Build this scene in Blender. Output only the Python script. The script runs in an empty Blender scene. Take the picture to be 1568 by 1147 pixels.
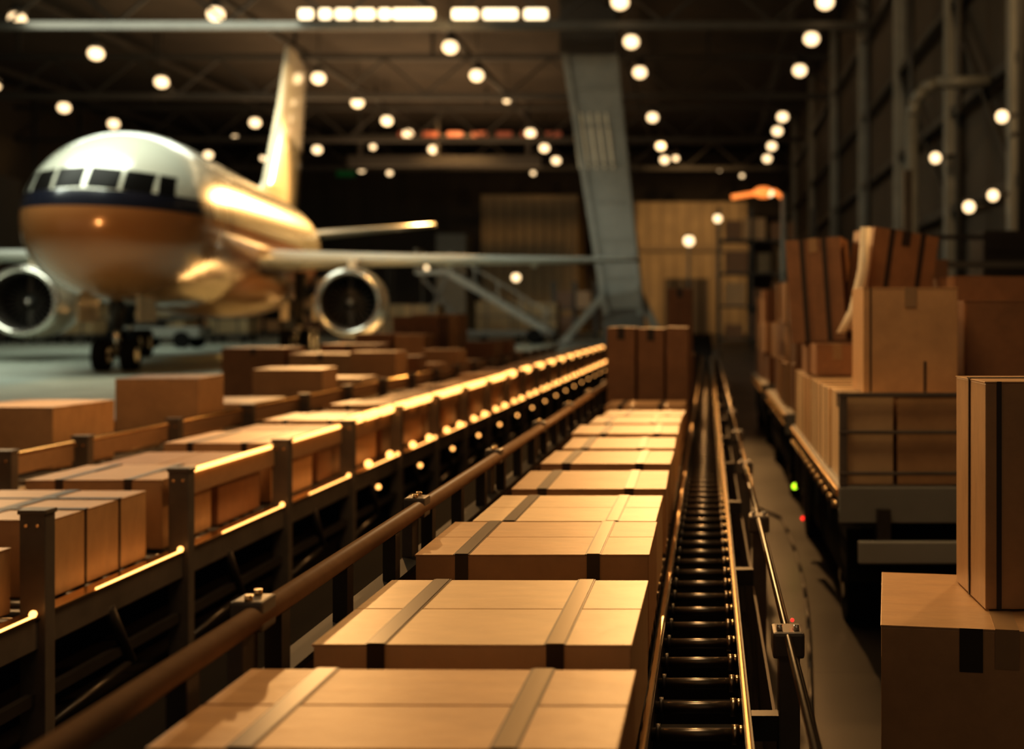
import bpy, bmesh, math, random
from mathutils import Vector, Matrix, Euler
random.seed(7)
scene = bpy.context.scene
D = bpy.data

# ------------------------------------------------------------------ materials
def mat(name, col, rough=0.5, metal=0.0, emit=None, estr=0.0, noise=0.0, nscale=8.0, bump=0.0, rand=0.0, coat=0.0, stretch=(1,1,1), spec=0.5):
    m = D.materials.new(name); m.use_nodes = True
    nt = m.node_tree; b = nt.nodes['Principled BSDF']
    b.inputs['Base Color'].default_value = (*col, 1)
    b.inputs['Roughness'].default_value = rough
    b.inputs['Metallic'].default_value = metal
    b.inputs['Coat Weight'].default_value = coat
    b.inputs['Specular IOR Level'].default_value = spec
    if emit:
        b.inputs['Emission Color'].default_value = (*emit, 1)
        b.inputs['Emission Strength'].default_value = estr
    if noise > 0 or rand > 0 or bump > 0:
        tc = nt.nodes.new('ShaderNodeTexCoord'); mp = nt.nodes.new('ShaderNodeMapping')
        mp.inputs['Scale'].default_value = stretch
        nt.links.new(tc.outputs['Object'], mp.inputs['Vector'])
        n = nt.nodes.new('ShaderNodeTexNoise'); n.inputs['Scale'].default_value = nscale
        n.inputs['Detail'].default_value = 8; n.inputs['Roughness'].default_value = 0.65
        nt.links.new(mp.outputs['Vector'], n.inputs['Vector'])
        mr = nt.nodes.new('ShaderNodeMapRange')
        mr.inputs['From Min'].default_value = 0.25; mr.inputs['From Max'].default_value = 0.75
        mr.inputs['To Min'].default_value = 1 - noise; mr.inputs['To Max'].default_value = 1 + noise
        nt.links.new(n.outputs['Fac'], mr.inputs['Value'])
        val = mr.outputs['Result']
        if rand > 0:
            oi = nt.nodes.new('ShaderNodeObjectInfo')
            r2 = nt.nodes.new('ShaderNodeMapRange')
            r2.inputs['To Min'].default_value = 1 - rand; r2.inputs['To Max'].default_value = 1 + rand
            nt.links.new(oi.outputs['Random'], r2.inputs['Value'])
            mu = nt.nodes.new('ShaderNodeMath'); mu.operation = 'MULTIPLY'
            nt.links.new(val, mu.inputs[0]); nt.links.new(r2.outputs['Result'], mu.inputs[1])
            val = mu.outputs[0]
        hs = nt.nodes.new('ShaderNodeHueSaturation'); hs.inputs['Color'].default_value = (*col, 1)
        nt.links.new(val, hs.inputs['Value'])
        nt.links.new(hs.outputs['Color'], b.inputs['Base Color'])
        if bump > 0:
            bp = nt.nodes.new('ShaderNodeBump'); bp.inputs['Strength'].default_value = bump
            bp.inputs['Distance'].default_value = 0.01
            nt.links.new(n.outputs['Fac'], bp.inputs['Height'])
            nt.links.new(bp.outputs['Normal'], b.inputs['Normal'])
    return m

M_card  = mat('kraft_card', (0.51,0.305,0.15), 0.42, noise=0.16, nscale=7, rand=0.12, bump=0.18, stretch=(1,2.5,1))
M_cardL = mat('kraft_card_light', (0.63,0.435,0.245), 0.40, noise=0.12, nscale=7, rand=0.07, bump=0.16, stretch=(1,2.5,1))
M_cardD = mat('kraft_card_dark', (0.25,0.125,0.058), 0.5, noise=0.20, nscale=7, rand=0.2, bump=0.15, stretch=(1,2.5,1))
M_strap = mat('steel_strap', (0.22,0.175,0.12), 0.32, 0.55)
M_strapD= mat('dark_strap', (0.085,0.062,0.04), 0.36, 0.2)
M_tape  = mat('paper_tape', (0.33,0.21,0.11), 0.28, noise=0.05, nscale=20)
M_tapeD = mat('dark_tape', (0.04,0.025,0.016), 0.38)
M_white = mat('white_tape', (0.80,0.68,0.50), 0.4)
M_steel = mat('brushed_steel', (0.42,0.34,0.25), 0.3, 1.0, noise=0.12, nscale=30)
M_bright= mat('polished_rail', (0.95,0.68,0.38), 0.25, 1.0, noise=0.06, nscale=30)
M_rail  = mat('painted_round_rail', (0.38,0.23,0.125), 0.34, 0.0, noise=0.12, nscale=20)
M_frame = mat('dark_painted_steel', (0.05,0.042,0.035), 0.42, 0.4, noise=0.2, nscale=6)
M_post  = mat('grey_post_paint', (0.13,0.108,0.088), 0.40, 0.2, noise=0.25, nscale=6)
M_panel = mat('brown_side_panel', (0.075,0.048,0.032), 0.5, 0.0, noise=0.2, nscale=5, spec=0.2)
M_black = mat('black_rubber', (0.012,0.011,0.010), 0.85, spec=0.08)
M_belt  = mat('dark_bed', (0.014,0.011,0.009), 0.6, spec=0.2)
M_roll  = mat('roller_steel', (0.16,0.135,0.11), 0.3, 0.8)
M_beam  = mat('structural_steel', (0.085,0.075,0.062), 0.5, 0.2, noise=0.2, nscale=1.5)
M_truss = mat('roof_steel_dark', (0.05,0.041,0.032), 0.6, 0.0)
M_beamL = mat('light_structural_steel', (0.22,0.212,0.185), 0.5, 0.1, noise=0.15, nscale=1.5)
M_col   = mat('column_steel', (0.32,0.305,0.265), 0.5, 0.1, noise=0.15, nscale=1.5)
M_wall  = mat('corrugated_wall', (0.085,0.063,0.042), 0.7, noise=0.25, nscale=0.4, stretch=(1,1,0.2))
M_ceil  = mat('ceiling_sheet', (0.06,0.044,0.03), 0.9, noise=0.4, nscale=0.25)
M_tan   = mat('tan_cladding', (0.34,0.24,0.125), 0.6, noise=0.25, nscale=0.6)
M_tan2  = mat('tan_cladding_rib', (0.25,0.175,0.095), 0.6)
M_lamp  = mat('lamp_glow', (1,0.85,0.6), 0.5, emit=(1,0.71,0.40), estr=2.1)
M_tube  = mat('skylight_glow', (1,0.85,0.6), 0.5, emit=(1,0.78,0.48), estr=2.6)
M_glint   = mat('amber_rail_glint', (1,0.6,0.25), 0.5, emit=(1,0.46,0.13), estr=3.2)  # glowing material that paints highlights onto the conveyor rails
M_red   = mat('red_indicator', (1,0.05,0.03), 0.5, emit=(1,0.03,0.02), estr=2)
M_green = mat('green_indicator', (0.5,1,0.05), 0.5, emit=(0.55,1,0.03), estr=2)
M_orange= mat('orange_beacon', (1,0.35,0.1), 0.5, emit=(1,0.28,0.06), estr=1.2)
M_dimred= mat('dim_red_glow', (0.35,0.10,0.05), 0.5, emit=(1,0.30,0.18), estr=0.07)  # red panels under the crane, weak glow put into the material
M_exit  = mat('exit_sign_green', (0.02,0.12,0.04), 0.5, emit=(0.05,0.6,0.12), estr=0.03)
M_alu   = mat('wing_aluminium', (0.70,0.71,0.65), 0.3, 0.2)
M_lip   = mat('engine_lip_metal', (0.75,0.72,0.65), 0.2, 0.9)
M_nac   = mat('nacelle_paint', (0.50,0.42,0.31), 0.3, 0.1, coat=0.5)
M_belly = mat('belly_fairing_paint', (0.36,0.20,0.10), 0.32, 0.1, coat=0.4)
M_whitep= mat('white_paint_gold', (0.82,0.72,0.55), 0.25, coat=0.5)
M_fan   = mat('fan_blade_metal', (0.10,0.09,0.08), 0.35, 0.8)
for mm in (M_red, M_green, M_dimred, M_exit, M_orange): mm.cycles.emission_sampling = 'NONE'

# ------------------------------------------------------------------ builder
class B:
    def __init__(s): s.bm = bmesh.new(); s.mats = []
    def mi(s, m):
        if m not in s.mats: s.mats.append(m)
        return s.mats.index(m)
    def _fin(s, verts, m, M=None, smooth=False):
        if M is not None: bmesh.ops.transform(s.bm, matrix=M, verts=verts)
        i = s.mi(m)
        fs = set(f for v in verts for f in v.link_faces)
        for f in fs: f.material_index = i; f.smooth = smooth
        return fs
    def box(s, x0,x1,y0,y1,z0,z1, m, bev=0.0, M=None):
        r = bmesh.ops.create_cube(s.bm, size=1.0); vs = r['verts']
        T = Matrix.Translation(((x0+x1)/2,(y0+y1)/2,(z0+z1)/2)) @ Matrix.Diagonal((x1-x0,y1-y0,z1-z0,1))
        bmesh.ops.transform(s.bm, matrix=T, verts=vs)
        s._fin(vs, m)
        if bev > 0:
            es = list(set(e for v in vs for e in v.link_edges))
            rb = bmesh.ops.bevel(s.bm, geom=es, offset=bev, segments=2, affect='EDGES', profile=0.6)
            fs = rb['faces']; i = s.mi(m)
            for f in fs: f.material_index = i
            vs = list(set([v for f in fs for v in f.verts] + [v for v in vs if v.is_valid]))
        if M is not None: bmesh.ops.transform(s.bm, matrix=M, verts=vs)
        return vs
    def cyl(s, p0, p1, r, m, seg=14, r2=None, caps=True):
        p0, p1 = Vector(p0), Vector(p1); d = p1-p0
        rr = bmesh.ops.create_cone(s.bm, cap_ends=caps, segments=seg, radius1=r, radius2=r if r2 is None else r2, depth=d.length)
        q = Vector((0,0,1)).rotation_difference(d.normalized()).to_matrix().to_4x4()
        fs = s._fin(rr['verts'], m, Matrix.Translation((p0+p1)/2) @ q, smooth=True)
        for f in fs:
            if len(f.verts) > 4: f.smooth = False
    def bar(s, p0, p1, w, h, m):
        p0, p1 = Vector(p0), Vector(p1); d = p1-p0
        r = bmesh.ops.create_cube(s.bm, size=1.0)
        q = d.to_track_quat('Y','Z').to_matrix().to_4x4()
        s._fin(r['verts'], m, Matrix.Translation((p0+p1)/2) @ q @ Matrix.Diagonal((w, d.length, h, 1)))
    def sph(s, c, r, m, sc=(1,1,1), seg=16):
        rr = bmesh.ops.create_uvsphere(s.bm, u_segments=seg, v_segments=seg//2, radius=r)
        s._fin(rr['verts'], m, Matrix.Translation(c) @ Matrix.Diagonal((*sc,1)), smooth=True)
    def tube(s, pts, r, m, seg=10):
        for a, b in zip(pts[:-1], pts[1:]): s.cyl(a, b, r, m, seg)
        for p in pts[1:-1]: s.sph(p, r, m, seg=10)
    def loft(s, rings, m, closed=True, cap=True, smooth=True):
        i = s.mi(m); V = [[s.bm.verts.new(p) for p in rg] for rg in rings]
        n = len(V[0])
        for a, b in zip(V[:-1], V[1:]):
            for k in range(n if closed else n-1):
                f = s.bm.faces.new((a[k], a[(k+1)%n], b[(k+1)%n], b[k])); f.material_index = i; f.smooth = smooth
        if cap:
            for rg in (V[0], V[-1]):
                f = s.bm.faces.new(rg); f.material_index = i
    def obj(s, name, loc=(0,0,0), rot=(0,0,0), parent=None):
        bmesh.ops.recalc_face_normals(s.bm, faces=s.bm.faces[:])
        me = D.meshes.new(name); s.bm.to_mesh(me); s.bm.free()
        for m in s.mats: me.materials.append(m)
        o = D.objects.new(name, me); scene.collection.objects.link(o)
        o.location = loc; o.rotation_euler = rot
        if parent: o.parent = parent
        return o

# ------------------------------------------------------------------ camera
cd = D.cameras.new('camera'); cam = D.objects.new('camera', cd); scene.collection.objects.link(cam)
cam.location = (0,0,1.5); cam.rotation_euler = (math.radians(90),0,0)
cd.lens = 40; cd.sensor_width = 36; cd.shift_x = -0.192; cd.shift_y = -0.0564
cd.clip_end = 400; cd.clip_start = 0.05
cd.dof.use_dof = True; cd.dof.focus_distance = 2.8; cd.dof.aperture_fstop = 1.9
scene.camera = cam

# ------------------------------------------------------------------ room
XL, XR, YF, YB, ZC = -50, 7.4, 115, -8, 18
def floor_material():
    m = D.materials.new('polished_concrete'); m.use_nodes = True; nt = m.node_tree; b = nt.nodes['Principled BSDF']
    L = nt.links.new
    tc = nt.nodes.new('ShaderNodeTexCoord')
    n = nt.nodes.new('ShaderNodeTexNoise'); n.inputs['Scale'].default_value = 0.7; n.inputs['Detail'].default_value = 8
    L(tc.outputs['Object'], n.inputs['Vector'])
    br = nt.nodes.new('ShaderNodeTexBrick'); br.inputs['Scale'].default_value = 1.0
    br.inputs['Brick Width'].default_value = 1.2; br.inputs['Row Height'].default_value = 1.2
    br.inputs['Mortar Size'].default_value = 0.008; br.offset = 0
    br.inputs['Color1'].default_value = (1,1,1,1); br.inputs['Color2'].default_value = (0.88,0.88,0.88,1); br.inputs['Mortar'].default_value = (0.3,0.3,0.3,1)
    L(tc.outputs['Object'], br.inputs['Vector'])
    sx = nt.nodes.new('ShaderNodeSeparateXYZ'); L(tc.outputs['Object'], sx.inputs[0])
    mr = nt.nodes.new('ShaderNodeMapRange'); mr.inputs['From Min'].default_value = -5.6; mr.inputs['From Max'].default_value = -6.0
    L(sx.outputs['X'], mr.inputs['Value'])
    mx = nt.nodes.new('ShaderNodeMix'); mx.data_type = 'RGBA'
    mx.inputs['A'].default_value = (0.032,0.026,0.021,1); mx.inputs['B'].default_value = (0.42,0.46,0.40,1)  # left zone painted lighter for light reflected off the apron
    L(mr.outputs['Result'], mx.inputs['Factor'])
    r = nt.nodes.new('ShaderNodeMapRange'); r.inputs['To Min'].default_value = 0.7; r.inputs['To Max'].default_value = 1.3
    L(n.outputs['Fac'], r.inputs['Value'])
    h = nt.nodes.new('ShaderNodeHueSaturation'); L(mx.outputs['Result'], h.inputs['Color']); L(r.outputs['Result'], h.inputs['Value'])
    m2 = nt.nodes.new('ShaderNodeMix'); m2.data_type = 'RGBA'; m2.blend_type = 'MULTIPLY'; m2.inputs['Factor'].default_value = 1
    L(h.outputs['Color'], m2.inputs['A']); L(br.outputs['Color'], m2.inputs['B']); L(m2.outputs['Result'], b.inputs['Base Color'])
    rr = nt.nodes.new('ShaderNodeMapRange'); rr.inputs['To Min'].default_value = 0.22; rr.inputs['To Max'].default_value = 0.5
    L(n.outputs['Fac'], rr.inputs['Value'])
    # sheen cut under the conveyors to suppress floor reflections, kept in aisle and apron
    a1 = nt.nodes.new('ShaderNodeMath'); a1.operation='GREATER_THAN'; a1.inputs[1].default_value = -5.7; L(sx.outputs['X'], a1.inputs[0])
    a2 = nt.nodes.new('ShaderNodeMath'); a2.operation='LESS_THAN'; a2.inputs[1].default_value = 0.2; L(sx.outputs['X'], a2.inputs[0])
    a3 = nt.nodes.new('ShaderNodeMath'); a3.operation='MULTIPLY'; L(a1.outputs[0], a3.inputs[0]); L(a2.outputs[0], a3.inputs[1])
    sp = nt.nodes.new('ShaderNodeMapRange'); sp.inputs['To Min'].default_value = 0.35; sp.inputs['To Max'].default_value = 0.03
    L(a3.outputs[0], sp.inputs['Value']); L(sp.outputs['Result'], b.inputs['Specular IOR Level'])
    ra = nt.nodes.new('ShaderNodeMath'); ra.operation='MAXIMUM'; L(rr.outputs['Result'], ra.inputs[0]); L(a3.outputs[0], ra.inputs[1])
    L(ra.outputs[0], b.inputs['Roughness'])
    return m
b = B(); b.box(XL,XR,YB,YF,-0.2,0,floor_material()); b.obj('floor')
b = B(); b.box(XL,XR,YB,YF,ZC,ZC+0.2,M_ceil); b.obj('ceiling')
b = B(); b.box(XL-0.2,XL,YB,YF,-0.2,ZC+0.2,M_wall)
for y in range(0,115,6): b.box(XL,XL+0.3,y,y+0.4,0,ZC,M_beam)
b.obj('wall_left')
b = B(); b.box(XR,XR+0.2,YB,YF,-0.2,ZC+0.2,M_wall); b.obj('wall_right')
b = B(); b.box(XL-0.2,XR+0.2,YF,YF+0.2,-0.2,ZC+0.2,M_wall)
for x in range(-49,7,2): b.box(x,x+0.25,YF-0.15,YF,0,ZC,M_wall)
b.obj('wall_back')
b = B(); b.box(-2.2,-0.95,1,26,0,0.012,M_black,0.003); b.obj('floor_shade_strip')  # dark sheet added to hide bright floor reflections between the conveyors

b = B()
for y in (17.5,21,26,33,42,52,64,78,94):
    b.box(6.85,7.25,y-0.2,y+0.2,0,ZC,M_col)
for z in (2.2,4.6,7.4,10.5,14):
    b.box(6.95,7.2,10,110,z-0.12,z+0.12,M_beam)
for a,c in ((17.5,26),(26,33),(33,42)):
    b.bar((7.05,a,4.6),(7.05,c,10.5),0.14,0.14,M_beam)
for y in (24,30,37,47,58): b.cyl((6.6,y,0),(6.6,y,ZC),0.09,M_beam,10)
b.tube([(5.0,28,0),(5.0,28,6.4),(5.08,28,6.8),(5.3,28,7.1),(5.6,28,7.25),(6.9,28,7.3)],0.16,M_beamL,12)
b.obj('wall_steel_frame')

b = B()
for x in (2.45,4.4,6.4):
    for y in (14,16): b.box(x-0.05,x+0.05,y-0.05,y+0.05,0,3.3 if y==14 else 2.2,M_beamL)
b.box(2.4,6.5,13.9,16.1,1.75,1.9,M_beam)
b.box(2.4,6.5,13.92,13.98,2.1,2.18,M_beamL); b.box(2.4,6.5,13.92,13.98,2.45,2.5,M_beam)
b.bar((4.4,14,0.1),(6.4,14,1.8),0.05,0.05,M_beam)
b.box(3.5,4.3,14.5,15.3,1.9,2.6,M_beam,0.02); b.box(4.9,5.9,14.4,15.4,1.9,2.9,M_frame,0.02)
b.obj('steel_mezzanine')

# ceiling trusses with travelling crane
b = B()
for y in (50,66,82,98):
    b.box(XL,XR,y-0.15,y+0.15,14.1,14.45,M_beam if y==50 else M_truss); b.box(XL,XR,y-0.15,y+0.15,16.4,16.7,M_truss)
    x = XL; up = True
    while x < XR-2.2:
        z0,z1 = (14.4,16.45) if up else (16.45,14.4)
        b.bar((x,y,z0),(x+2.4,y,z1),0.12,0.12,M_truss); x += 2.4; up = not up
    for x in range(-48,8,8): b.box(x-0.1,x+0.1,y-0.1,y+0.1,16.6,ZC-0.01,M_truss)
for x in (-44,-33,-23.5,-14,-5,4.2):
    b.box(x-0.12,x+0.12,46,114,16.7,17.0,M_truss)
b.box(-28,-13,88.2,89,13.2,14.0,M_truss); b.box(-27.5,-13.5,88,88.2,15.0,15.6,M_truss)
for k in range(7): b.box(-24+k*1.9,-22.8+k*1.9,87.9,88.2,15.1,15.8,M_dimred)
for x in (-27,-21,-14): b.box(x-0.15,x+0.15,88.1,88.5,13.8,ZC-0.01,M_truss)
b.obj('roof_trusses')

b = B()
for xa,xb in ((-17.9,-17.3),(-17.0,-16.5),(-16.3,-15.6),(-15.4,-14.6),(-14.4,-13.9),(-13.8,-12.0),(-11.2,-10.1),(-9.85,-8.35),(-8.05,-7.05)):
    b.box(xa,xb,49.6,49.84,14.5,14.95,M_tube,0.1)
    b.box(xa,xb,49.72,49.86,14.3,14.55,M_beam)
b.obj('linear_roof_lights')

b = B()
rows = {-3.8:(48.8,55.9,62.9,77.1,90.1,98),
         5.0:(48.8,55.3,62.4,76.9,82.8,90.1,97.2),
       -12.9:(57,63.7,83.7,91.1,98.4),
       -22.0:(50.8,64.4,71.7,78.4,84,91.9,99.2),
       -31.4:(51.7,58.4,65.5,79.2,92,104),
       -41.5:(66.2,73.5,79.7,88,95)}
pos = [(x - 0.006*(y-50) * (1 if x < -10 else 0),y,0.38) for x,ys in rows.items() for y in ys]
pos += [(-35.8,86,0.26),(-12.6,71,0.2),(-26.7,90.5,0.24),(-2.8,97,0.26),(-38,97,0.24),(-30,107,0.26),(-16.5,107,0.22),(1.0,104,0.24),(3.2,109,0.2)]
for xx,y,r in pos:
    b.sph((xx,y,15.0),r,M_lamp,(1,1,0.85),14)
    b.cyl((xx,y,15.0+r*.7),(xx,y,15.7),r*1.05,M_truss,14,r2=0.14)
    b.cyl((xx,y,15.7),(xx,y,ZC-0.01),0.03,M_truss,6)
b.obj('high_bay_lamps')

b = B()
for x,y,z,r in ((6.5,25.2,5.93,0.14),(6.5,26,4.27,0.13),(6.5,28.4,4.24,0.15),(6.5,32.6,6.05,0.16)):
    b.sph((x,y,z),r,M_lamp,seg=12); b.cyl((x,y,z),(7.25,y,z+0.1),0.05,M_beam,8)
b.obj('wall_lamps')
for x,y,z,r in ((-17.1,68,4.1,0.38),(-11,65,3.6,0.24),(-0.50,29,3.35,0.14),(0.35,44,5.2,0.16)):
    b = B(); b.cyl((x,y,0),(x,y,z),r*0.18,M_beam,8); b.cyl((x,y,0),(x,y,0.08),r*1.3,M_beam,12)
    b.sph((x,y,z+r*0.6),r,M_lamp,seg=14); b.cyl((x,y,z+r*1.4),(x,y,z+r*1.8),r*0.9,M_beam,12,r2=r*0.3)
    b.obj('work_light_stand')
# orange canopy light on a post, right of the aisle
b = B(); b.cyl((3.3,50,0),(3.3,50,6.9),0.14,M_beamL,10)
b.tube([(3.3,50,6.7),(2.9,50,7.0),(2.2,50,6.95),(1.0,50,6.75)],0.10,M_orange,8); b.sph((2.4,49.9,6.95),0.32,M_orange,(1.4,1,0.8),12); b.sph((2.7,49.8,6.9),0.15,M_lamp,seg=10)
b.obj('orange_post_lamp')
b = B(); b.box(-37.5,-35.6,YF-0.35,YF-0.2,15.6,16.4,M_exit); b.box(-37.6,-35.5,YF-0.25,YF-0.16,15.5,16.5,M_frame); b.obj('exit_sign')

# leaning gantry column
b = B()
y0,y1 = 56,57.2
top=( -7.1,-4.65,14.6); bot=(-5.05,-3.35,1.6)
for (xt,xb) in ((top[0],bot[0]),(top[1],bot[1])):
    for y in (y0,y1): b.bar((xt,y,top[2]),(xb,y,bot[2]),0.28,0.28,M_beamL)
b.loft([[(top[0]+.1,y0+.05,top[2]),(top[1]-.1,y0+.05,top[2]),(top[1]-.1,y1-.2,top[2]),(top[0]+.1,y1-.2,top[2])],
        [(bot[0]+.1,y0+.05,bot[2]),(bot[1]-.1,y0+.05,bot[2]),(bot[1]-.1,y1-.2,bot[2]),(bot[0]+.1,y1-.2,bot[2])]], M_beamL, smooth=False)
for k in range(8):
    t = k/7; z = top[2]+(bot[2]-top[2])*t
    xl = top[0]+(bot[0]-top[0])*t; xr = top[1]+(bot[1]-top[1])*t
    b.bar((xl,y0-.02,z),(xr,y0-.02,z),0.08,0.08,M_beamL)
for k in range(5):
    t = (k+1)/6
    b.bar((top[0]+(top[1]-top[0])*t,y0-.02,11.5),(top[0]+(top[1]-top[0])*t+0.35,y0-.02,8.8),0.08,0.1,M_whitep)
b.box(-7.3,-4.5,55.7,57.4,14.4,ZC-.01,M_truss)
for xa in (-7.4,-2.2): 
    b.bar((-4.7 if xa<-5 else -3.7,y0+.5,3.2),(xa,y0+.5,0),0.35,0.35,M_beamL)
b.box(-7.6,-2.0,56,57.2,0,0.2,M_beam); b.box(-5.2,-3.2,55.9,57.3,0.1,1.9,M_beam)
b.obj('gantry_column')

b = B()
b.box(-20,-11.5,100,106,0,12.2,M_tan)
for k in range(10): b.box(-19.8+k*0.85,-19.5+k*0.85,99.8,100,0,11.8,M_tan2)
b.box(-20.2,-11.3,99.7,106.2,6.2,6.6,M_tan2)
b.box(-23,-20.5,96,101,0,8.5,M_beamL)
b.box(-7,3.5,104,110,0,12,M_tan); b.box(-4,0,103.8,104,0,5,M_wall); b.box(-7.2,3.7,103.7,110,7.5,8,M_tan2)
for k in range(9): b.box(-6.8+k*1.2,-6.6+k*1.2,103.8,104,0,12,M_tan2)
b.obj('cargo_office_building')
def rack(x0,x1,y,z,n,name='storage_rack'):
    b = B()
    for k in range(n+1):
        x = x0+(x1-x0)*k/n
        b.box(x-0.08,x+0.08,y,y+0.12,0,z,M_beam); b.box(x-0.08,x+0.08,y+1.6,y+1.72,0,z,M_beam)
    nl = int(z/1.8)
    for l in range(nl):
        zz = 0.2+l*1.8
        b.box(x0,x1,y,y+1.7,zz,zz+0.12,M_beam)
        x = x0+0.3
        while x < x1-1.3:
            w = random.uniform(0.7,1.3); h = random.uniform(0.6,1.4)
            b.box(x,x+w,y+0.15,y+1.4,zz+0.12,zz+0.12+h,random.choice([M_card,M_cardD,M_cardD,M_tan2])); x += w+random.uniform(0.1,0.5)
    b.obj(name)
rack(-46,-26,92,5.6,8); rack(-11,-8,80,4,2); rack(0.6,5.8,62,7.5,3)
b = B()
b.bar((-14.2,62,3.9),(-8.6,62,0.6),0.12,0.35,M_beamL); b.bar((-14.2,63.6,3.9),(-8.6,63.6,0.6),0.12,0.35,M_beamL)
b.bar((-14.2,62,5.0),(-8.6,62,1.7),0.08,0.08,M_beamL)
for k in range(14):
    t=k/13; b.box(-14.2+5.5*t,-13.85+5.5*t,62,63.6,3.9-3.3*t,3.98-3.3*t,M_beamL)
    if k%3==0: b.box(-14.05+5.5*t,-13.98+5.5*t,61.97,62.03,3.9-3.3*t,5-3.3*t,M_beamL)
b.box(-16,-14.1,61.9,63.7,3.8,4.05,M_beamL); b.box(-16,-15.9,61.9,63.7,4,5.2,M_beamL)
b.bar((-15.9,62,4),(-13,62,0.6),0.15,0.15,M_beam); b.bar((-14.2,62,3.9),(-15.6,62,0.6),0.15,0.15,M_beam)
b.box(-16,-8.4,61.9,63.7,0.45,0.75,M_beam,0.03)
for x in (-15,-9.5):
    for y in (62,63.6): b.cyl((x,y-0.12,0.42),(x,y+0.12,0.42),0.42,M_black,18)
b.obj('boarding_stairs')
def ulds(x,y,w,h):
    b = B(); b.box(x-w/2-.1,x+w/2+.1,y-.9,y+.9,0.35,0.5,M_beam)
    for sx in (-1,1):
        for sy in (-.7,.7): b.cyl((x+sx*w*0.38-.1,y+sy,0.2),(x+sx*w*0.38+.1,y+sy,0.2),0.2,M_black,12)
        b.box(x+sx*w*0.38-.12,x+sx*w*0.38+.12,y-.75,y+.75,0.18,0.36,M_beam)
    b.box(x-w/2,x+w/2,y-.8,y+.8,0.5,0.5+h,M_tan,0.05)
    for k in (-.25,.25): b.box(x+k*w-.04,x+k*w+.04,y-.84,y+.84,0.48,0.52+h,M_beam)
    b.box(x-w/2-.03,x+w/2+.03,y-.84,y+.84,0.5+h*.5,0.58+h*.5,M_beam)
    b.obj('air_cargo_container')
ulds(-36.5,66,2.4,1.7); ulds(-39.5,66,2.0,1.9); ulds(-32.5,68,3.0,1.6); ulds(-28.4,68,2.4,1.7)
ulds(-16.6,66.5,2.0,1.7); ulds(-13.5,74,3.0,2.0); ulds(-10.6,72,2.2,1.9); ulds(-20,74,2.4,1.8)
b = B()
b.box(-44,-38.6,60,64,4.9,9.2,M_frame,0.1)
for k in range(12): b.box(-43.9,-38.7,59.85,60,5.1+k*0.34,5.25+k*0.34,M_beam)
b.box(-48,-44,60.5,63.5,5.2,8.6,M_frame); b.box(-42,-41,61.5,62.5,0.3,5,M_beam); b.box(-43.5,-39.5,60.5,63.5,0,0.5,M_frame)
b.obj('jet_bridge')
b = B()
b.box(-28,-24.2,54,55.6,0.5,1.0,M_beamL,0.05); b.bar((-28.5,54.8,0.9),(-23.2,54.8,1.9),1.0,0.18,M_frame)
b.box(-27.6,-26.4,54.1,55.5,1.0,1.5,M_frame,0.05)
for x in (-27.2,-25): 
    for y in (54,55.6): b.cyl((x,y-.12,0.4),(x,y+.12,0.4),0.4,M_black,16)
b.obj('belt_loader')

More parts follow.
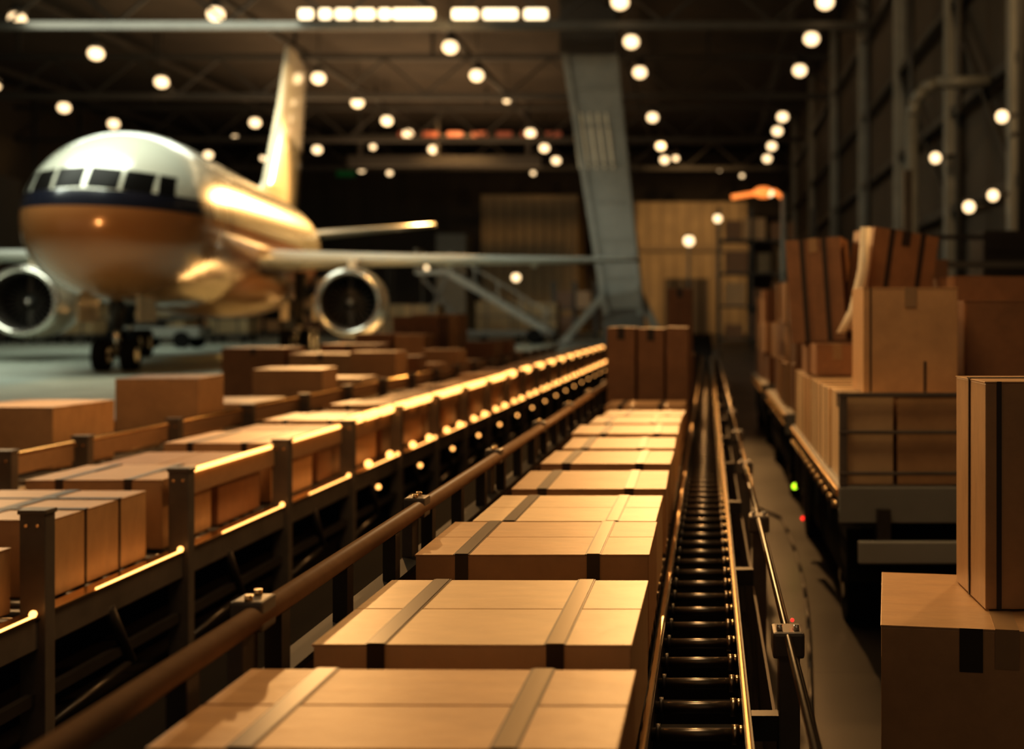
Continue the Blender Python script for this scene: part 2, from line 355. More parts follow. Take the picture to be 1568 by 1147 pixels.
# ------------------------------------------------------------------ airplane
plane = D.objects.new('passenger_airplane', None); scene.collection.objects.link(plane)
plane.location = (-15.80,28.5,0); plane.rotation_euler = (0,0,math.radians(10.9))
def fuselage_material():
    m = D.materials.new('airliner_livery'); m.use_nodes = True; nt = m.node_tree; P = nt.nodes['Principled BSDF']
    L = nt.links.new
    tc = nt.nodes.new('ShaderNodeTexCoord'); sx = nt.nodes.new('ShaderNodeSeparateXYZ'); L(tc.outputs['Object'], sx.inputs[0])
    X,Y,Z = sx.outputs
    def mth(op,a,c=None):
        n = nt.nodes.new('ShaderNodeMath'); n.operation = op
        for i,v in enumerate((a,c)):
            if v is None: continue
            if isinstance(v,(int,float)): n.inputs[i].default_value = v
            else: L(v, n.inputs[i])
        return n.outputs[0]
    gt = lambda a,c: mth('GREATER_THAN',a,c); lt = lambda a,c: mth('LESS_THAN',a,c); mul = lambda a,c: mth('MULTIPLY',a,c); mx_ = lambda a,c: mth('MAXIMUM',a,c)
    rng = lambda v,a,c: mul(gt(v,a),lt(v,c))
    aX = mth('ABSOLUTE',X)
    def mix(fac,A,Bc):
        n = nt.nodes.new('ShaderNodeMix'); n.data_type='RGBA'; L(fac,n.inputs['Factor'])
        for k,v in (('A',A),('B',Bc)):
            if isinstance(v,tuple): n.inputs[k].default_value = (*v,1)
            else: L(v,n.inputs[k])
        return n.outputs['Result']
    low = lt(Z, 4.30)
    col = mix(low, (0.66,0.66,0.56), (0.42,0.19,0.07))
    band = mul(rng(Z,4.30,4.74), lt(Y,3.6)); col = mix(band, col, (0.018,0.02,0.035))
    zt = mth('SUBTRACT', Z, mul(aX,-0.06))
    zr = rng(zt, 4.80, 5.38)
    w = mul(zr, rng(aX,0.06,0.76)); w = mx_(w, mul(zr, rng(aX,0.84,1.44)))
    w = mx_(w, mul(zr, rng(mth('SUBTRACT',aX,mul(Z,-0.12)),2.12,2.42)))
    w = mul(w, lt(Y,3.0))
    cy = mth('MODULO', Y, 0.62); cw = mul(mul(rng(cy,0.16,0.40), rng(Z,4.75,5.10)), rng(Y,6.5,24)); cw = mul(cw, 0.25)
    fac = mx_(w,cw)
    col = mix(fac, col, (0.010,0.009,0.008))
    for ys in (4.3,):
        o = mul(rng(Y,ys,ys+1.0), rng(Z,3.4,5.5)); i = mul(rng(Y,ys+0.07,ys+0.93), rng(Z,3.47,5.43))
        col = mix(mth('SUBTRACT',o,i), col, (0.10,0.07,0.05))
    L(col, P.inputs['Base Color'])
    P.inputs['Metallic'].default_value = 0.12; P.inputs['Coat Roughness'].default_value = 0.10
    inv = mth('SUBTRACT', 1.0, w); L(mul(inv,0.9), P.inputs['Coat Weight']); L(mth('ADD', 0.24, mul(w,0.1)), P.inputs['Roughness'])
    L(mth('ADD', mul(inv,0.45), 0.05), P.inputs['Specular IOR Level'])
    return m
M_fus = fuselage_material()
sec = [(0,0.04,3.75,0.04),(0.06,0.42,3.75,0.40),(0.2,0.78,3.78,0.74),(0.45,1.15,3.82,1.10),(0.8,1.48,3.88,1.43),(1.2,1.75,3.95,1.70),(1.7,1.98,4.03,1.96),
       (2.3,2.18,4.12,2.18),(3.0,2.34,4.22,2.34),(3.8,2.45,4.29,2.45),(4.8,2.52,4.34,2.52),(6,2.54,4.36,2.54),(14,2.54,4.36,2.54),(21.5,2.54,4.36,2.54),
       (24,2.42,4.46,2.40),(26.5,2.12,4.66,2.08),(29,1.66,4.95,1.6),(31,1.2,5.2,1.12),(33,0.7,5.5,0.62),(34.2,0.3,5.68,0.26),(34.5,0.08,5.72,0.07)]
def interp(tab, s):
    for i in range(len(tab)-1):
        if tab[i][0] <= s <= tab[i+1][0]:
            a = tab[max(i-1,0)]; p=tab[i]; q=tab[i+1]; d=tab[min(i+2,len(tab)-1)]
            u = (s-p[0])/(q[0]-p[0]); out=[s]
            for k in (1,2,3):
                m0 = (q[k]-a[k])/max(q[0]-a[0],1e-6)*(q[0]-p[0]); m1 = (d[k]-p[k])/max(d[0]-p[0],1e-6)*(q[0]-p[0])
                if i==0: m0 = q[k]-p[k]
                out.append((2*u**3-3*u*u+1)*p[k]+(u**3-2*u*u+u)*m0+(-2*u**3+3*u*u)*q[k]+(u**3-u*u)*m1)
            return out
    return list(tab[-1])
ss = [0,0.02,0.06,0.12,0.2,0.3,0.45,0.6,0.8,1.0,1.2,1.45,1.7,2.0,2.3,2.65,3,3.4,3.8,4.3,4.8,6,8,11,14,18,21.5,22.8,24,25.2,26.5,27.8,29,30,31,32,33,33.7,34.2,34.5]
rings = []
for s_ in ss:
    _,w,zc,h = interp(sec,s_) if s_>0 else (0,0.04,3.75,0.04)
    if 0 < s_ < 0.06: w = 0.25; h = 0.24; zc = 3.75
    rings.append([(w*math.sin(2*math.pi*k/72), s_, zc+h*math.cos(2*math.pi*k/72)) for k in range(72)])
b = B(); b.loft(rings, M_fus); 
fr=[]
for s_,w,h in ((9,0.4,0.2),(10.2,1.9,0.7),(12,2.6,1.05),(16,2.7,1.1),(19,2.2,0.8),(20.5,0.4,0.2)):
    fr.append([(w*math.sin(2*math.pi*k/36), s_, 2.55+h*math.cos(2*math.pi*k/36)) for k in range(36)])
b.loft(fr, M_belly); b.obj('fuselage', parent=plane)
prof = [(0,0),(0.02,0.28),(0.08,0.42),(0.25,0.5),(0.5,0.42),(0.8,0.18),(1,0.01),(0.8,-0.12),(0.5,-0.3),(0.25,-0.36),(0.08,-0.3),(0.02,-0.18)]
profv = [(0,0),(0.02,0.28),(0.08,0.42),(0.25,0.5),(0.5,0.42),(0.8,0.18),(1,0.01),(0.8,-0.18),(0.5,-0.42),(0.25,-0.5),(0.08,-0.42),(0.02,-0.28)]
def wing(b, stations, m, vertical=False):
    rg = []
    for t,le,ch,z,th in stations:
        if vertical: rg.append([(p[1]*th, le+p[0]*ch, z) for p in profv])
        else: rg.append([(t, le+p[0]*ch, z+p[1]*th) for p in prof])
    b.loft(rg, m)
for sgn in (1,-1):
    b = B()
    wing(b, [(sgn*1.5,9.6,9.0,3.45,0.9),(sgn*3.0,10.8,7.6,3.52,0.8),(sgn*6.0,12.6,5.4,3.65,0.55),(sgn*11,15.4,3.8,3.8,0.38),(sgn*16,18.1,2.3,3.98,0.25),(sgn*16.7,18.7,1.7,4.02,0.15)], M_alu)
    for t,s0 in ((4.5,15.5),(8.5,16.6),(12,18)):
        b.sph((sgn*t,s0,3.4+t*0.03),0.2,M_alu,(0.8,5,0.9),12)
    b.obj('wing', parent=plane)
    b = B()
    wing(b, [(sgn*0.6,27.6,4.4,5.5,0.45),(sgn*3.5,29.9,3.0,5.95,0.32),(sgn*7.2,32.4,1.6,6.5,0.2)], M_alu)
    b.obj('tailplane', parent=plane)
    b = B(); ex, es, ez, R = sgn*5.25, 10.6, 2.02, 1.18
    def ring(s_,r,zz=0,n=40): return [(ex+r*math.sin(2*math.pi*k/n), es+s_, ez+zz+r*math.cos(2*math.pi*k/n)) for k in range(n)]
    b.loft([ring(0.25,R*0.80),ring(0.08,R*0.83),ring(0,R*0.90),ring(0.06,R*0.965),ring(0.2,R)], M_lip, cap=False)
    b.loft([ring(0.2,R),ring(0.7,R*1.05),ring(1.5,R*1.07),ring(2.4,R*1.0),ring(3.3,R*0.82),ring(3.32,R*0.76),ring(3.0,R*0.76)], M_nac, cap=False)
    b.loft([ring(0.25,R*0.80),ring(0.7,R*0.76),ring(1.1,R*0.76)], M_frame, cap=False)
    b.cyl((ex,es+1.0,ez),(ex,es+1.1,ez),R*0.76,M_black,40)
    b.cyl((ex,es+0.55,ez),(ex,es+1.0,ez),0.04,M_lip,16,r2=0.28)
    for k in range(24):
        a = 2*math.pi*k/24
        c = Vector((math.sin(a),0,math.cos(a))); p0 = Vector((ex,es+0.9,ez))+c*0.24; p1 = Vector((ex,es+0.95,ez))+c*R*0.74
        b.bar(p0,p1,0.16,0.03,M_fan)
    b.loft([ring(3.0,R*0.62),ring(3.8,R*0.5),ring(4.3,R*0.36),ring(4.9,0.08)], M_lip)
    b.box(ex-0.16,ex+0.16,es+1.2,es+4.4,ez+0.9,ez+1.55,M_nac,0.05)
    b.obj('engine', parent=plane)
b = B()
wing(b, [(0,21.8,11.2,6.6,0.6),(0,24.2,9.4,7.8,0.56),(0,27.8,7.4,12.0,0.45),(0,29.8,6.4,15.2,0.36),(0,30.6,5.4,15.5,0.22)], M_whitep, vertical=True)
b.obj('tail_fin', parent=plane)
def gear(name, t, s_, r, wz, ztop, bogie):
    b = B()
    rowsY = (-0.62,0.62) if bogie else (0,)
    for dy in rowsY:
        for dx in (-0.36,0.36):
            b.cyl((t+dx-0.17,s_+dy,r),(t+dx+0.17,s_+dy,r),r,M_black,24)
            b.cyl((t+dx-0.175,s_+dy,r),(t+dx+0.175,s_+dy,r),r*0.45,M_alu,16)
        b.cyl((t-0.5,s_+dy,r),(t+0.5,s_+dy,r),0.07,M_frame,10)
    if bogie: b.bar((t,s_-0.65,r),(t,s_+0.65,r),0.18,0.2,M_frame)
    b.cyl((t,s_,r),(t,s_,r+0.9),0.10,M_lip,12); b.cyl((t,s_,r+0.7),(t,s_,ztop),0.17,M_frame,12)
    b.cyl((t,s_,r+0.9),(t,s_+1.5,ztop),0.07,M_frame,8); b.cyl((t,s_,r+0.9),(t-(0.9 if t>0 else -0.9 if t<0 else 0),s_,ztop),0.07,M_frame,8)
    for q in (-1,1): b.box(t+q*(0.75 if not bogie else 0.55)-0.03,t+q*(0.75 if not bogie else 0.55)+0.03,s_-0.7,s_+0.9,1.35,2.3,M_nac)
    b.obj(name, parent=plane)
gear('nose_gear',0,3.0,0.44,0,2.6,False); gear('main_gear',3.0,14.6,0.52,0,3.2,True); gear('main_gear_far',-3.0,14.6,0.52,0,3.2,True)

# ------------------------------------------------------------------ cartons
def carton(x0,x1,y0,y1,z0,z1,m=None,seam='x',straps=(),sdir='y',rot=0.0,tilt=(0,0),tape=None,label=False,tapeface=None):
    m = m or M_card
    w,d,h = x1-x0,y1-y0,z1-z0
    b = B(); t = 0.004; H = h-t
    b.box(-w/2+.002,w/2-.002,-d/2+.002,d/2-.002,0,H,m,0.004)
    g = 0.003; l1 = random.uniform(0,0.0025)
    if seam == 'x':
        b.box(-w/2,w/2,-d/2,-g,H-.001,H+t,m,0.0015); b.box(-w/2,w/2,g,d/2,H-.001,H+t-l1,m,0.0015)
    else:
        b.box(-w/2,-g,-d/2,d/2,H-.001,H+t,m,0.0015); b.box(g,w/2,-d/2,d/2,H-.001,H+t-l1,m,0.0015)
    e = 0.0022
    if tape:
        tw = 0.028
        if seam == 'x':
            b.box(-w/2-.001,w/2+.001,-tw,tw,H+t-.001,H+t+.0012,tape); 
            for sx in (-1,1): b.box(min(sx*(w/2-.001),sx*(w/2+.0015)),max(sx*(w/2-.001),sx*(w/2+.0015)),-tw,tw,H-.07,H+t,tape)
        else:
            b.box(-tw,tw,-d/2-.001,d/2+.001,H+t-.001,H+t+.0012,tape)
            for sy in (-1,1): b.box(-tw,tw,min(sy*(d/2-.001),sy*(d/2+.0015)),max(sy*(d/2-.001),sy*(d/2+.0015)),H-.09,H+t,tape)
    for si,s in enumerate(straps):
        sw = 0.016; SM = M_strapD if (si == 0 and sdir == 'y') else M_strap
        if sdir == 'y':
            c = s*w; b.box(c-sw,c+sw,-d/2-e,d/2+e,H+t-.001,H+t+e,SM)
            b.box(c-sw-.005,c-sw,-d/2-e,d/2+e,H+t-.001,H+t+.0008,M_tapeD); b.box(c+sw,c+sw+.004,-d/2-e,d/2+e,H+t-.001,H+t+.0008,M_tapeD)
            for sy in (-1,1):
                b.box(c-sw,c+sw,min(sy*(d/2-.001),sy*(d/2+e)),max(sy*(d/2-.001),sy*(d/2+e)),0.001,H+t+e,M_tapeD if sy<0 else M_strap)  # front run near-black: shade put into the strap colour
        else:
            c = s*d; b.box(-w/2-e,w/2+e,c-sw,c+sw,H+t-.001,H+t+e,M_strapD)
            for sx in (-1,1):
                b.box(min(sx*(w/2-.001),sx*(w/2+e)),max(sx*(w/2-.001),sx*(w/2+e)),c-sw*.3,c+sw*.3,0.001,H+t+e,M_tapeD)
    if tapeface:
        for fx,fw,z_a,z_b,tm in tapeface:
            b.box(fx*w-fw/2,fx*w+fw/2,-d/2-.0012,-d/2+.001,z_a*h,z_b*h,tm)
    return b.obj('cardboard_box', loc=((x0+x1)/2,(y0+y1)/2,z0), rot=(tilt[0],tilt[1],rot))

cz0, cz1 = 0.652, 0.90
cen = [(-0.785,-0.125,1.585,1.945,M_card),(-0.735,-0.14,2.11,2.63,M_cardL),(-0.745,-0.15,2.88,3.345,M_card),(-0.70,-0.155,3.375,3.86,M_cardL),
       (-0.71,-0.155,4.07,4.56,M_card),(-0.69,-0.155,4.66,5.12,M_card),(-0.68,-0.16,5.26,5.74,M_card),(-0.71,-0.16,5.86,6.35,M_card),(-0.68,-0.16,6.48,6.95,M_card),(-0.66,-0.155,7.1,7.5,M_card),(-0.70,-0.16,7.66,8.2,M_card)]
for i,(xa,xb,ya,yb,m) in enumerate(cen):
    carton(xa,xb,ya,yb,cz0,cz1-0.002-(0.0,0.006,0.0,0.004,0.014)[i%5],m,'x',straps=(-0.30,0.26) if i<6 else ((-0.2,0.3) if i%2 else (-0.3,0.2)),sdir='y',rot=math.radians(random.uniform(-1.0,1.0)))
carton(-0.78,-0.56,8.7,9.2,cz0,1.42,M_cardD,'y',tape=M_tapeD); carton(-0.545,-0.34,8.7,9.2,cz0,1.41,M_cardD,'y',tape=M_tapeD); carton(-0.325,-0.155,8.7,9.2,cz0,1.42,M_cardD,'y')
carton(-0.78,-0.46,11.6,12.1,cz0,1.35,M_card,'y'); carton(-0.42,-0.17,11.6,12.1,cz0,1.42,M_cardD,'y')
carton(-0.42,-0.17,11.6,12.1,1.421,1.79,M_cardD,'y',tape=M_tapeD); 
carton(-0.75,-0.2,13,13.6,cz0,1.1,M_card); carton(-0.75,-0.2,14,14.6,cz0,1.2,M_cardD); carton(-0.75,-0.2,15,15.7,cz0,1.0,M_card)

lb = [(4.16,4.86,0.76),(5.02,5.55,0.78),(5.6,6.15,0.77),(6.3,6.95,0.80),(7.05,7.6,0.78),(7.7,8.3,0.80)]
yy = 8.4
while yy < 26: lb.append((yy,yy+0.55,random.choice([0.76,0.78,0.80]))); yy += 0.66
for k,(ya,yb,zt) in enumerate(lb):
    if k == 0:
        carton(-3.02,-2.40,ya,yb,0.472,zt,M_card,'y',straps=(-0.18,0.18),sdir='x',tape=M_tapeD)
    else:
        carton(-3.02,-2.42,ya,yb,0.472,zt,random.choice([M_card,M_cardD,M_card,M_card]),'x' if k%2 else 'y',straps=(-0.25,0.25) if k%2 else (),sdir='y' if k%2 else 'x',rot=math.radians(random.uniform(-1.5,1.5)))
carton(-3.0,-2.42,3.3,3.95,0.472,0.70,M_card,'y')
carton(-4.35,-3.74,6.55,7.15,0.622,0.98,M_card,'x',rot=math.radians(-4)); carton(-4.62,-4.42,6.0,6.5,0.622,0.92,M_card)
carton(-4.25,-3.68,8.1,8.7,0.622,1.06,M_card,'x',rot=math.radians(7)); 
carton(-4.3,-3.75,7.4,7.8,0.622,0.70,M_cardL,'x'); carton(-4.4,-3.75,9.3,10.1,0.622,0.79,M_cardL,'x')
carton(-4.35,-3.7,10.8,11.4,0.622,1.0,M_card,'x',rot=math.radians(5)); carton(-4.3,-3.72,12.2,12.8,0.622,0.84,M_cardL)
for yy in (13.6,14.6,15.7,17,18.3,20,21.5,23): carton(-4.3,-3.75,yy,yy+0.6,0.622,random.uniform(0.78,1.1),random.choice([M_card,M_cardD]),rot=math.radians(random.uniform(-5,5)))

b = B(); 
for k in range(6): b.box(-6.6,-4.75,15.2+k*0.42,15.5+k*0.42,0.1,0.138,M_tan)
for x in (-6.55,-5.7,-4.85): b.box(x,x+0.1,15.2,17.6,0,0.1,M_tan)
b.obj('wooden_pallet')
for (x,y,w,z0,z1,m) in ((-6.55,15.3,0.85,0.14,1.08,M_cardD),(-5.65,15.3,0.85,0.14,1.0,M_card),(-5.6,16.4,0.8,0.14,1.1,M_cardD),(-6.5,16.4,0.85,0.14,0.9,M_card)):
    carton(x,x+w,y,y+0.8,z0,z1,m,'y',tape=M_tapeD)
for (x,y,w,d,z0,z1,m) in ((-5.9,19.0,0.6,0.7,0,1.22,M_cardD),(-5.25,19.0,0.5,0.7,0,1.2,M_card),(-5.55,20.0,0.8,0.8,0,1.5,M_cardD),(-6.5,20.0,0.9,0.8,0,1.1,M_card),(-5.6,21.6,0.85,0.8,0,1.55,M_card)):
    carton(x,x+w,y,y+d,z0,z1,m,'y')

# ------------------------------------------------------------------ conveyors
b = B()
Y0,Y1 = 1.2,26
b.cyl((-0.83,Y0,0.95),(-0.83,Y1,0.95),0.022,M_rail,16)
b.box(-0.85,-0.815,Y0,Y1,0.30,0.80,M_panel,0.003)
b.box(-0.87,-0.81,Y0,Y1,0.80,0.815,M_belt)
b.box(-0.83,-0.80,Y0,Y1,0.50,0.58,M_frame)
ys = [2.1+1.18*k for k in range(0,21)]
for y in ys:
    b.box(-0.875,-0.845,y-0.035,y+0.035,0.0,0.93,M_post,0.003)
    b.box(-0.870,-0.81,y-0.035,y+0.035,0.925,0.982,M_post,0.006)
    for dy in (-0.022,0.022): b.cyl((-0.84,y+dy,0.98),(-0.84,y+dy,0.992),0.008,M_bright,8)
    b.box(-0.85,0.10,y-0.02,y+0.02,0.42,0.50,M_frame)
    b.bar((-0.86,y+0.03,0.25),(-0.86,y+0.5,0.6),0.025,0.03,M_post)
    b.cyl((-0.84,y+0.1,0.86),(-0.84,y+0.1,0.93),0.008,M_steel,8)
y = Y0+0.2
while y < Y1:
    b.box(-0.845,-0.812,y-0.022,y+0.022,0.60,0.935,M_frame); y += 0.393
y = Y0+0.05
while y < Y1:
    b.cyl((-0.80,y,0.625),(-0.155,y,0.625),0.025,M_roll,10); y += 0.12 if y<9 else 0.2
b.box(-0.80,-0.15,Y0,Y1,0.53,0.57,M_belt)
b.box(-0.15,-0.128,Y0,Y1,0.52,0.60,M_frame); b.box(-0.146,-0.130,Y0,Y1,0.598,0.612,M_bright,0.003)
b.box(0.078,0.096,Y0,Y1,0.52,0.60,M_frame); b.box(0.079,0.090,Y0,Y1,0.598,0.612,M_bright,0.003)
b.box(-0.128,0.078,Y0,Y1,0.46,0.48,M_belt)
y = Y0+0.1
while y < Y1:
    b.cyl((-0.128,y,0.565),(0.078,y,0.565),0.014,M_roll,12)
    b.cyl((-0.118,y,0.565),(-0.108,y,0.565),0.024,M_frame,12); b.cyl((0.052,y,0.565),(0.066,y,0.565),0.022,M_steel,12)
    b.cyl((0.066,y,0.572),(0.079,y,0.572),0.014,M_bright,8)
    b.box(-0.128,0.078,y+0.07,y+0.10,0.50,0.545,M_frame)
    y += 0.178
b.cyl((0.185,1.4,0.75),(0.185,Y1,0.75),0.009,M_steel,12)
b.cyl((0.205,1.4,0.70),(0.205,Y1,0.70),0.006,M_steel,10)
for y in [2.7+1.55*k for k in range(0,15)]:
    b.box(0.165,0.215,y-0.03,y+0.03,0.0,0.74,M_post,0.004)
    b.box(0.15,0.225,y-0.045,y+0.045,0.70,0.762,M_post,0.008)
    for dx in (-0.02,0.02): b.cyl((0.187+dx,y-0.02,0.76),(0.187+dx,y-0.02,0.776),0.007,M_lip,8)
    b.box(0.09,0.17,y-0.02,y+0.02,0.50,0.56,M_frame)
b.box(0.162,0.17,2.7,Y1,0.22,0.50,M_panel)
b.sph((0.20,2.72,0.775),0.005,M_red,seg=8)
b.obj('roller_conveyor')

def side_conveyor(xn, xf, bed, ztop, Y0, Y1, posts, name, lowbeam, upper_from, glints):
    b = B()
    for i,y in enumerate(posts):
        b.box(xn-0.045,xn+0.045,y-0.03,y+0.03,0,ztop,M_post,0.004)
        b.box(xn-0.05,xn+0.05,y-0.035,y+0.035,ztop-0.012,ztop+0.004,M_post,0.003)
        for dx in (-0.02,0.02): b.cyl((xn+dx,y-0.035,ztop-0.05),(xn+dx,y-0.028,ztop-0.05),0.006,M_bright,8)
        b.box(xf-0.03,xf+0.03,y-0.03,y+0.03,0,bed+0.05,M_post)
        b.box(xf,xn,y-0.02,y+0.02,bed-0.15,bed-0.08,M_frame)
        b.cyl((xn+0.01,y+0.45,lowbeam-0.10),(xn+0.01,y+0.62,0.12),0.022,M_frame,10)
        b.cyl((xn+0.01,y+0.47,lowbeam-0.14),(xn+0.01,y+0.56,0.24),0.012,M_steel,10)
        b.cyl((xn+0.01,y+0.62,0.12),(xn+0.01,y+0.02,0.06),0.014,M_frame,8)
        if glints and i+1 < len(posts):  # emissive strips and beads draw the rail highlights
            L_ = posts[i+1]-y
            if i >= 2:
                if i < 4: b.cyl((xn-0.02,y+0.06,ztop-0.028),(xn-0.02,y+L_*0.9,ztop-0.028),0.012,M_glint,8)
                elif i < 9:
                    for q in (0.08,0.40,0.72): b.cyl((xn-0.02,y+L_*q,ztop-0.01),(xn-0.02,y+L_*(q+0.2),ztop-0.01),0.032,M_glint,10)
                else: b.cyl((xn-0.02,y+L_*0.1,ztop-0.01),(xn-0.02,y+L_*0.5,ztop-0.01),0.042,M_glint,10)
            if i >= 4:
                for q in (0.3,0.75): b.sph((xn+0.03,y+L_*q,lowbeam+0.03),0.028,M_glint,seg=8)
                b.sph((xn+0.03,y+L_*0.5,lowbeam-0.16),0.018,M_glint,seg=8); b.cyl((xn,y+L_*0.5,lowbeam-0.16),(xn,y+L_*0.5,lowbeam-0.1),0.01,M_frame,6)
            b.cyl((xn+0.03,y+L_*0.3,lowbeam+0.004),(xn+0.03,y+L_*0.93,lowbeam+0.004),0.005,M_glint,8)
            b.sph((xn+0.03,y+L_*0.93,lowbeam+0.012),0.014,M_glint,seg=8)
    b.box(xn-0.035,xn+0.02,Y0,Y1,lowbeam-0.12,lowbeam-0.012,M_post,0.003)
    b.box(xn-0.04,xn+0.028,Y0,Y1,lowbeam-0.012,lowbeam,M_bright,0.002)
    b.box(xn-0.02,xn+0.01,Y0,Y1,0.16,0.20,M_frame)
    b.box(xf-0.02,xf+0.02,Y0,Y1,0.12,bed+0.06,M_panel)
    if upper_from is not None:
        b.box(xn-0.055,xn-0.03,upper_from,Y1,ztop-0.14,ztop-0.045,M_rail,0.003)
        b.cyl((xn-0.04,upper_from,ztop-0.035),(xn-0.04,Y1,ztop-0.035),0.014,M_bright,12)
    b.box(xf,xn-0.04,Y0,Y1,bed-0.09,bed-0.06,M_belt)
    y = Y0+0.05
    while y < Y1:
        b.cyl((xf+0.02,y,bed-0.025),(xn-0.045,y,bed-0.025),0.025,M_roll,10); y += 0.13 if y<9 else 0.26
    b.obj(name)
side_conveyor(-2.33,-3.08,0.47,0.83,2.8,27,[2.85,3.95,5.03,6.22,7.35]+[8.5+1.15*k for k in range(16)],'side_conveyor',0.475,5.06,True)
side_conveyor(-3.52,-4.70,0.62,0.83,4.5,27,[4.9,5.7,6.4,7.5,8.7,9.9]+[11.1+1.2*k for k in range(13)],'side_conveyor',0.62,4.9,False)

# ------------------------------------------------------------------ carts
def cart(x0,x1,y0,y1,zd=0.72,cage=True):
    b = B()
    b.box(x0,x1,y0,y1,zd-0.06,zd-0.001,M_beamL,0.006); b.box(x0+.02,x1-.02,y0+.03,y1-.03,zd-0.15,zd-0.06,M_frame)
    b.box(x0-0.012,x0,y0,y1,zd-0.05,zd-0.015,M_bright,0.003)
    b.box(x0,x1,y0-0.02,y0,zd-0.17,zd-0.005,M_beamL,0.006)
    b.box(x0+0.08,x1,y0-0.10,y0-0.06,0.38,0.48,M_col,0.006)
    for x in (x0+0.2,x1-0.2): b.box(x-0.03,x+0.03,y0-0.07,y0+0.1,0.40,zd-0.1,M_frame)
    for x in (x0+0.12,x1-0.12):
        for y in (y0+0.4,y1-0.4):
            b.cyl((x-0.05,y,0.19),(x+0.05,y,0.19),0.19,M_black,20); b.cyl((x-0.055,y,0.19),(x+0.055,y,0.19),0.08,M_frame,12)
            b.box(x-0.07,x+0.07,y-0.04,y+0.04,0.19,zd-0.1,M_frame)
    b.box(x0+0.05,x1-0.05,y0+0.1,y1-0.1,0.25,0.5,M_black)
    n = int((y1-y0)/0.22)
    for k in range(n): b.cyl((x0-0.02,y0+0.1+k*0.22,zd-0.1),(x0+0.02,y0+0.1+k*0.22,zd-0.1),0.018,M_bright,10)
    if cage:
        for x in (x0+0.02,x1-0.02): b.box(x-0.018,x+0.018,y0-0.015,y0+0.015,zd,1.15,M_post,0.003)
        b.box(x0,x1,y0-0.018,y0+0.008,1.13,1.15,M_post,0.003); b.box(x0,x1,y0-0.018,y0+0.008,0.96,0.975,M_post,0.003)
        b.box(x0,x1,y0-0.018,y0+0.008,0.77,0.785,M_post,0.003)
        b.box((x0+x1)/2-.2,(x0+x1)/2+.2,y0-0.2,y0-0.17,zd-0.11,zd-0.07,M_post)
        for dx in (-.2,.17): b.box((x0+x1)/2+dx,(x0+x1)/2+dx+.03,y0-0.2,y0,zd-0.11,zd-0.07,M_post)
        b.sph((x0-0.02,y0+2.4,0.36),0.022,M_green,seg=8); b.box(x0-.015,x0+.03,y0+2.38,y0+2.42,0.35,zd-.1,M_frame)
        b.sph((x0-0.02,y0+1.75,0.26),0.013,M_red,seg=8); b.box(x0-.015,x0+.02,y0+1.73,y0+1.77,0.25,zd-.1,M_frame)
    b.bar(((x0+x1)/2,y1,0.35),((x0+x1)/2,y1+0.7,0.35),0.05,0.05,M_frame); b.box((x0+x1)/2-.05,(x0+x1)/2+.05,y1-.1,y1+.02,0.33,zd-.1,M_frame)
    b.obj('baggage_cart')
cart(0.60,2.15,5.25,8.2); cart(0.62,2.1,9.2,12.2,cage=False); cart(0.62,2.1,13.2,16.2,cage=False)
zd = 0.72
for (xa,xb,ya,yb,zt,m) in ((0.63,0.86,5.28,5.85,1.135,M_cardL),(0.875,1.25,5.28,5.85,1.13,M_card),(1.265,1.66,5.28,5.85,1.13,M_cardD),(1.68,2.10,5.28,5.85,1.1,M_card),
      (0.62,1.1,5.9,6.4,1.13,M_cardL),(0.62,1.1,6.45,6.95,1.13,M_cardL),(0.62,1.1,7.0,7.5,1.12,M_card),(0.62,1.1,7.55,8.1,1.12,M_cardL),
      (1.12,2.05,5.9,6.9,1.13,M_card),(1.12,2.05,6.95,8.1,1.12,M_cardD)):
    carton(xa,xb,ya,yb,zd,zt,m,'x' if xb-xa<0.5 else 'y',straps=(-.25,.25) if xa<0.63 else (),sdir='x',tape=M_tapeD if xb-xa<0.42 else None,tapeface=((0.35,0.018,0,1,M_tapeD),) if m is M_card else None)
carton(0.735,1.19,5.42,5.84,1.137,1.64,M_card,'y',tape=M_tape,tapeface=((0.15,0.012,0.0,0.3,M_tapeD),(-0.42,0.008,0,1,M_tapeD)))
carton(1.27,1.85,5.62,5.84+.3,1.137,1.58,M_cardD,'x')
carton(0.66,0.92,6.98,7.4,1.137,1.33,M_cardD,'y',tape=M_tape)
carton(0.98,1.2,6.15,6.45,1.137,1.32,M_cardD,'y',rot=math.radians(12))
carton(0.65,0.95,7.5,7.95,1.125,1.32,M_cardD,'y'); carton(1.0,1.4,7.2,7.95,1.137,1.36,M_cardD,'y')
carton(0.60,0.97,7.5,7.95,1.335,2.02,M_cardD,'y',straps=(-0.2,0.2),rot=math.radians(-14),tilt=(0,math.radians(-4)),tape=M_tape)
carton(0.92,1.36,7.25,7.7,1.38,2.05,M_cardD,'y',straps=(-0.22,0.25),rot=math.radians(10),tilt=(0,math.radians(8)),tape=M_tapeD)
carton(1.5,1.95,6.95,7.6,1.137,1.75,M_cardD,'y')
b = B(); pts=[(0.98,7.1,2.06),(0.96,7.08,1.8),(0.90,7.05,1.55),(0.82,7.02,1.40)]
b.loft([[(p[0]-0.03,p[1],p[2]),(p[0]+0.03,p[1]-.01,p[2]),(p[0]+0.03,p[1]+.0,p[2]),(p[0]-0.03,p[1]+.012,p[2])] for p in pts], M_white)
b.obj('packing_sheet')
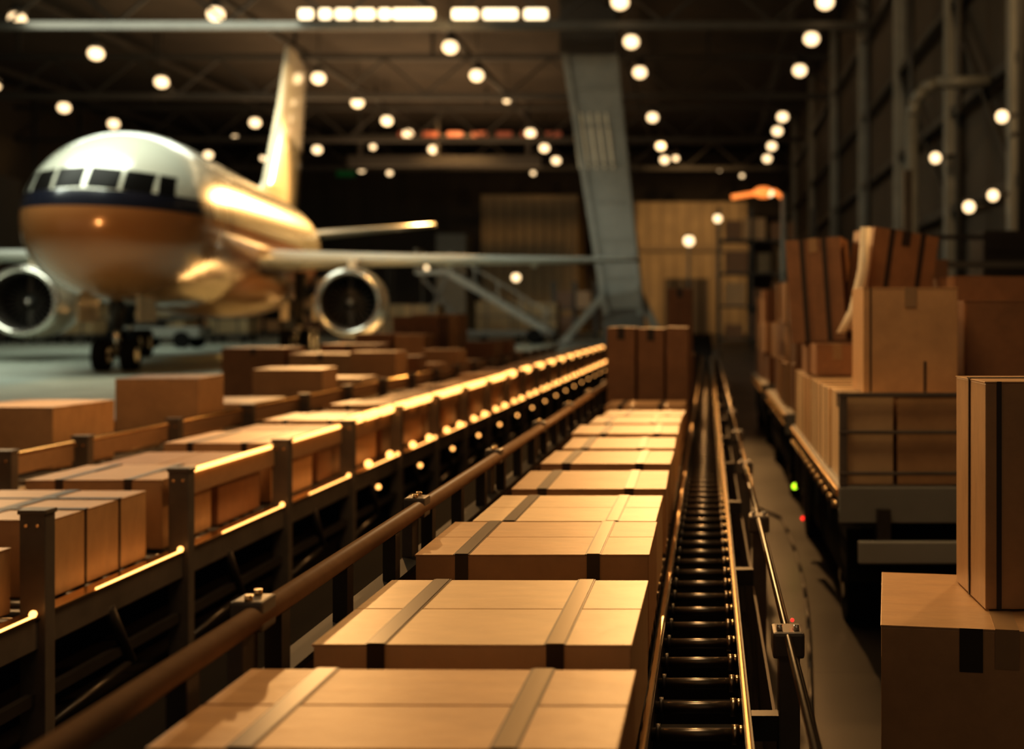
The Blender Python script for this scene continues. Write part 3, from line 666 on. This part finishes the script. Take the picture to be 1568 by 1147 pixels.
for y0 in (9.25,13.25):
    for k in range(5):
        ya = y0+k*0.58; z = zd
        for l in range(random.choice([2,3,3])):
            h = random.uniform(0.3,0.42); xo = random.uniform(0,0.05)
            carton(0.66+xo,1.2+xo,ya,ya+0.5,z+.001,z+h,random.choice([M_card,M_cardD,M_cardD]),random.choice('xy'),rot=math.radians(random.uniform(-3,3))); z += h
        carton(1.35,1.95,ya,ya+0.5,zd,zd+random.uniform(0.8,1.3),M_cardD,'y')

carton(0.46,1.06,2.72,3.30,0.0,0.75,M_card,'y',rot=math.radians(-9),tape=M_tape,tapeface=((-0.14,0.055,0.86,1.0,M_tapeD),))
carton(0.70,1.16,2.90,3.22,0.754,1.335,M_card,'x',rot=math.radians(1),straps=(0.0,),sdir='x',tapeface=((-0.42,0.012,0.0,1.0,M_tapeD),))
b = B()
pts = [(0.36,9.0,0.012)]+[(0.34+0.06*math.sin(k*0.5)+0.02*(10-k),8.4-k*0.6,0.012) for k in range(11)]
b.tube(pts,0.009,M_frame,8)
b.obj('floor_hose')

# ------------------------------------------------------------------ lights
def area(name, loc, target, sx, sy, power, col):
    ld = D.lights.new(name,'AREA'); ld.shape='RECTANGLE'; ld.size=sx; ld.size_y=sy; ld.energy=power; ld.color=col
    o = D.objects.new(name, ld); scene.collection.objects.link(o); o.location = loc
    d = Vector(target)-Vector(loc); o.rotation_euler = d.to_track_quat('-Z','Y').to_euler(); return o
def spot(name, loc, target, power, col, angle=60, blend=0.5, r=0.2):
    ld = D.lights.new(name,'SPOT'); ld.energy=power; ld.color=col; ld.spot_size=math.radians(angle); ld.spot_blend=blend; ld.shadow_soft_size=r
    o = D.objects.new(name, ld); scene.collection.objects.link(o); o.location = loc
    d = Vector(target)-Vector(loc); o.rotation_euler = d.to_track_quat('-Z','Y').to_euler(); return o
W = (1,0.69,0.36); WO = (1,0.54,0.20); C = (0.92,1.0,0.84)
area('overhead_fill',(-0.3,4.0,5.2),(-0.4,3.5,0),1.6,2.6,104,W)  # unseen fill added to light the box tops
area('overhead_fill_far',(-1.5,13,7.0),(-1.5,12.5,0),4,4,70,WO)  # second unseen fill, added over the far conveyors
spot('side_spotlight_left',(-6.3,8.2,3.3),(0.7,4.6,1.1),900,(1,0.68,0.35),62,0.3,0.06)
spot('side_spotlight_right',(3.2,8.0,4.2),(-1.6,5.0,0.7),330,WO,62,0.5,0.08)
spot('aisle_backlight',(-1.0,24,8.6),(-1.4,6,0.6),3600,WO,40,0.5,0.2)
spot('rail_glint_backlight',(-8.8,26,6.95),(-2.5,7,0.7),2600,WO,50,0.5,0.12)  # bare spot added to make the rails glint, nothing hangs here
area('apron_fill',(-19,30,13.5),(-19,36,0),10,8,2500,C)  # unseen area light added to brighten plane and floor
area('apron_fill_aft',(-24,50,14.5),(-24,52,0),12,8,1600,C)  # unseen area light added over the rear of the plane
spot('fuselage_gold_spot',(-3.5,27,11),(-18,46,4.2),6500,(1,0.54,0.18),42,0.5,0.8)  # unseen warm spot added for gold glare on the fuselage
spot('wing_fill_spot',(-7,26,10.5),(-9,47,3.8),3600,C,36,0.6,0.3)  # unseen spot added to light the front of the wing
spot('fuselage_glare_spot',(-13.2,74,14.2),(-18,46,4.5),90000,(1,0.54,0.18),34,0.5,0.4)  # bare spot added to streak the fuselage side with gold
spot('nose_spot',(-8,14,8),(-17,32,2.5),2100,(1,0.54,0.18),26,0.6,0.4)  # warm spot aimed at the nose
spot('fin_spot',(-2,40,14),(-21.5,58,11),15000,(1,0.66,0.28),26,0.6,0.5)  # warm spot aimed at the tail fin
spot('back_wall_spot',(-2,84,16.8),(-1,106,2),9000,(1,0.62,0.27),70,0.9,0.3)  # bare spot added to warm the far wall
spot('back_wall_spot_left',(-20,84,16.8),(-18,104,3),1800,(1,0.60,0.24),80,0.8,0.3)  # bare spot added to warm the far left end
spot('right_wall_fill',(3.5,16,11),(6.5,38,6),1700,W,80,0.8,0.3)  # unseen spot added to brighten the right-hand steelwork
area('ceiling_fill',(-20,72,10.5),(-20,72,18),16,40,3300,(1,0.68,0.38))  # unseen upward light added to lift the dark ceiling
area('ceiling_fill_near',(-6,30,13.2),(-6,34,18),10,8,300,(1,0.68,0.38))  # same upward fill, added for the near ceiling

w = D.worlds.new('world'); scene.world = w; w.use_nodes = True
w.node_tree.nodes['Background'].inputs[0].default_value = (1.0,0.70,0.43,1); w.node_tree.nodes['Background'].inputs[1].default_value = 0.17
scene.view_settings.view_transform = 'Standard'
try: scene.view_settings.look = 'Medium High Contrast'
except Exception: pass
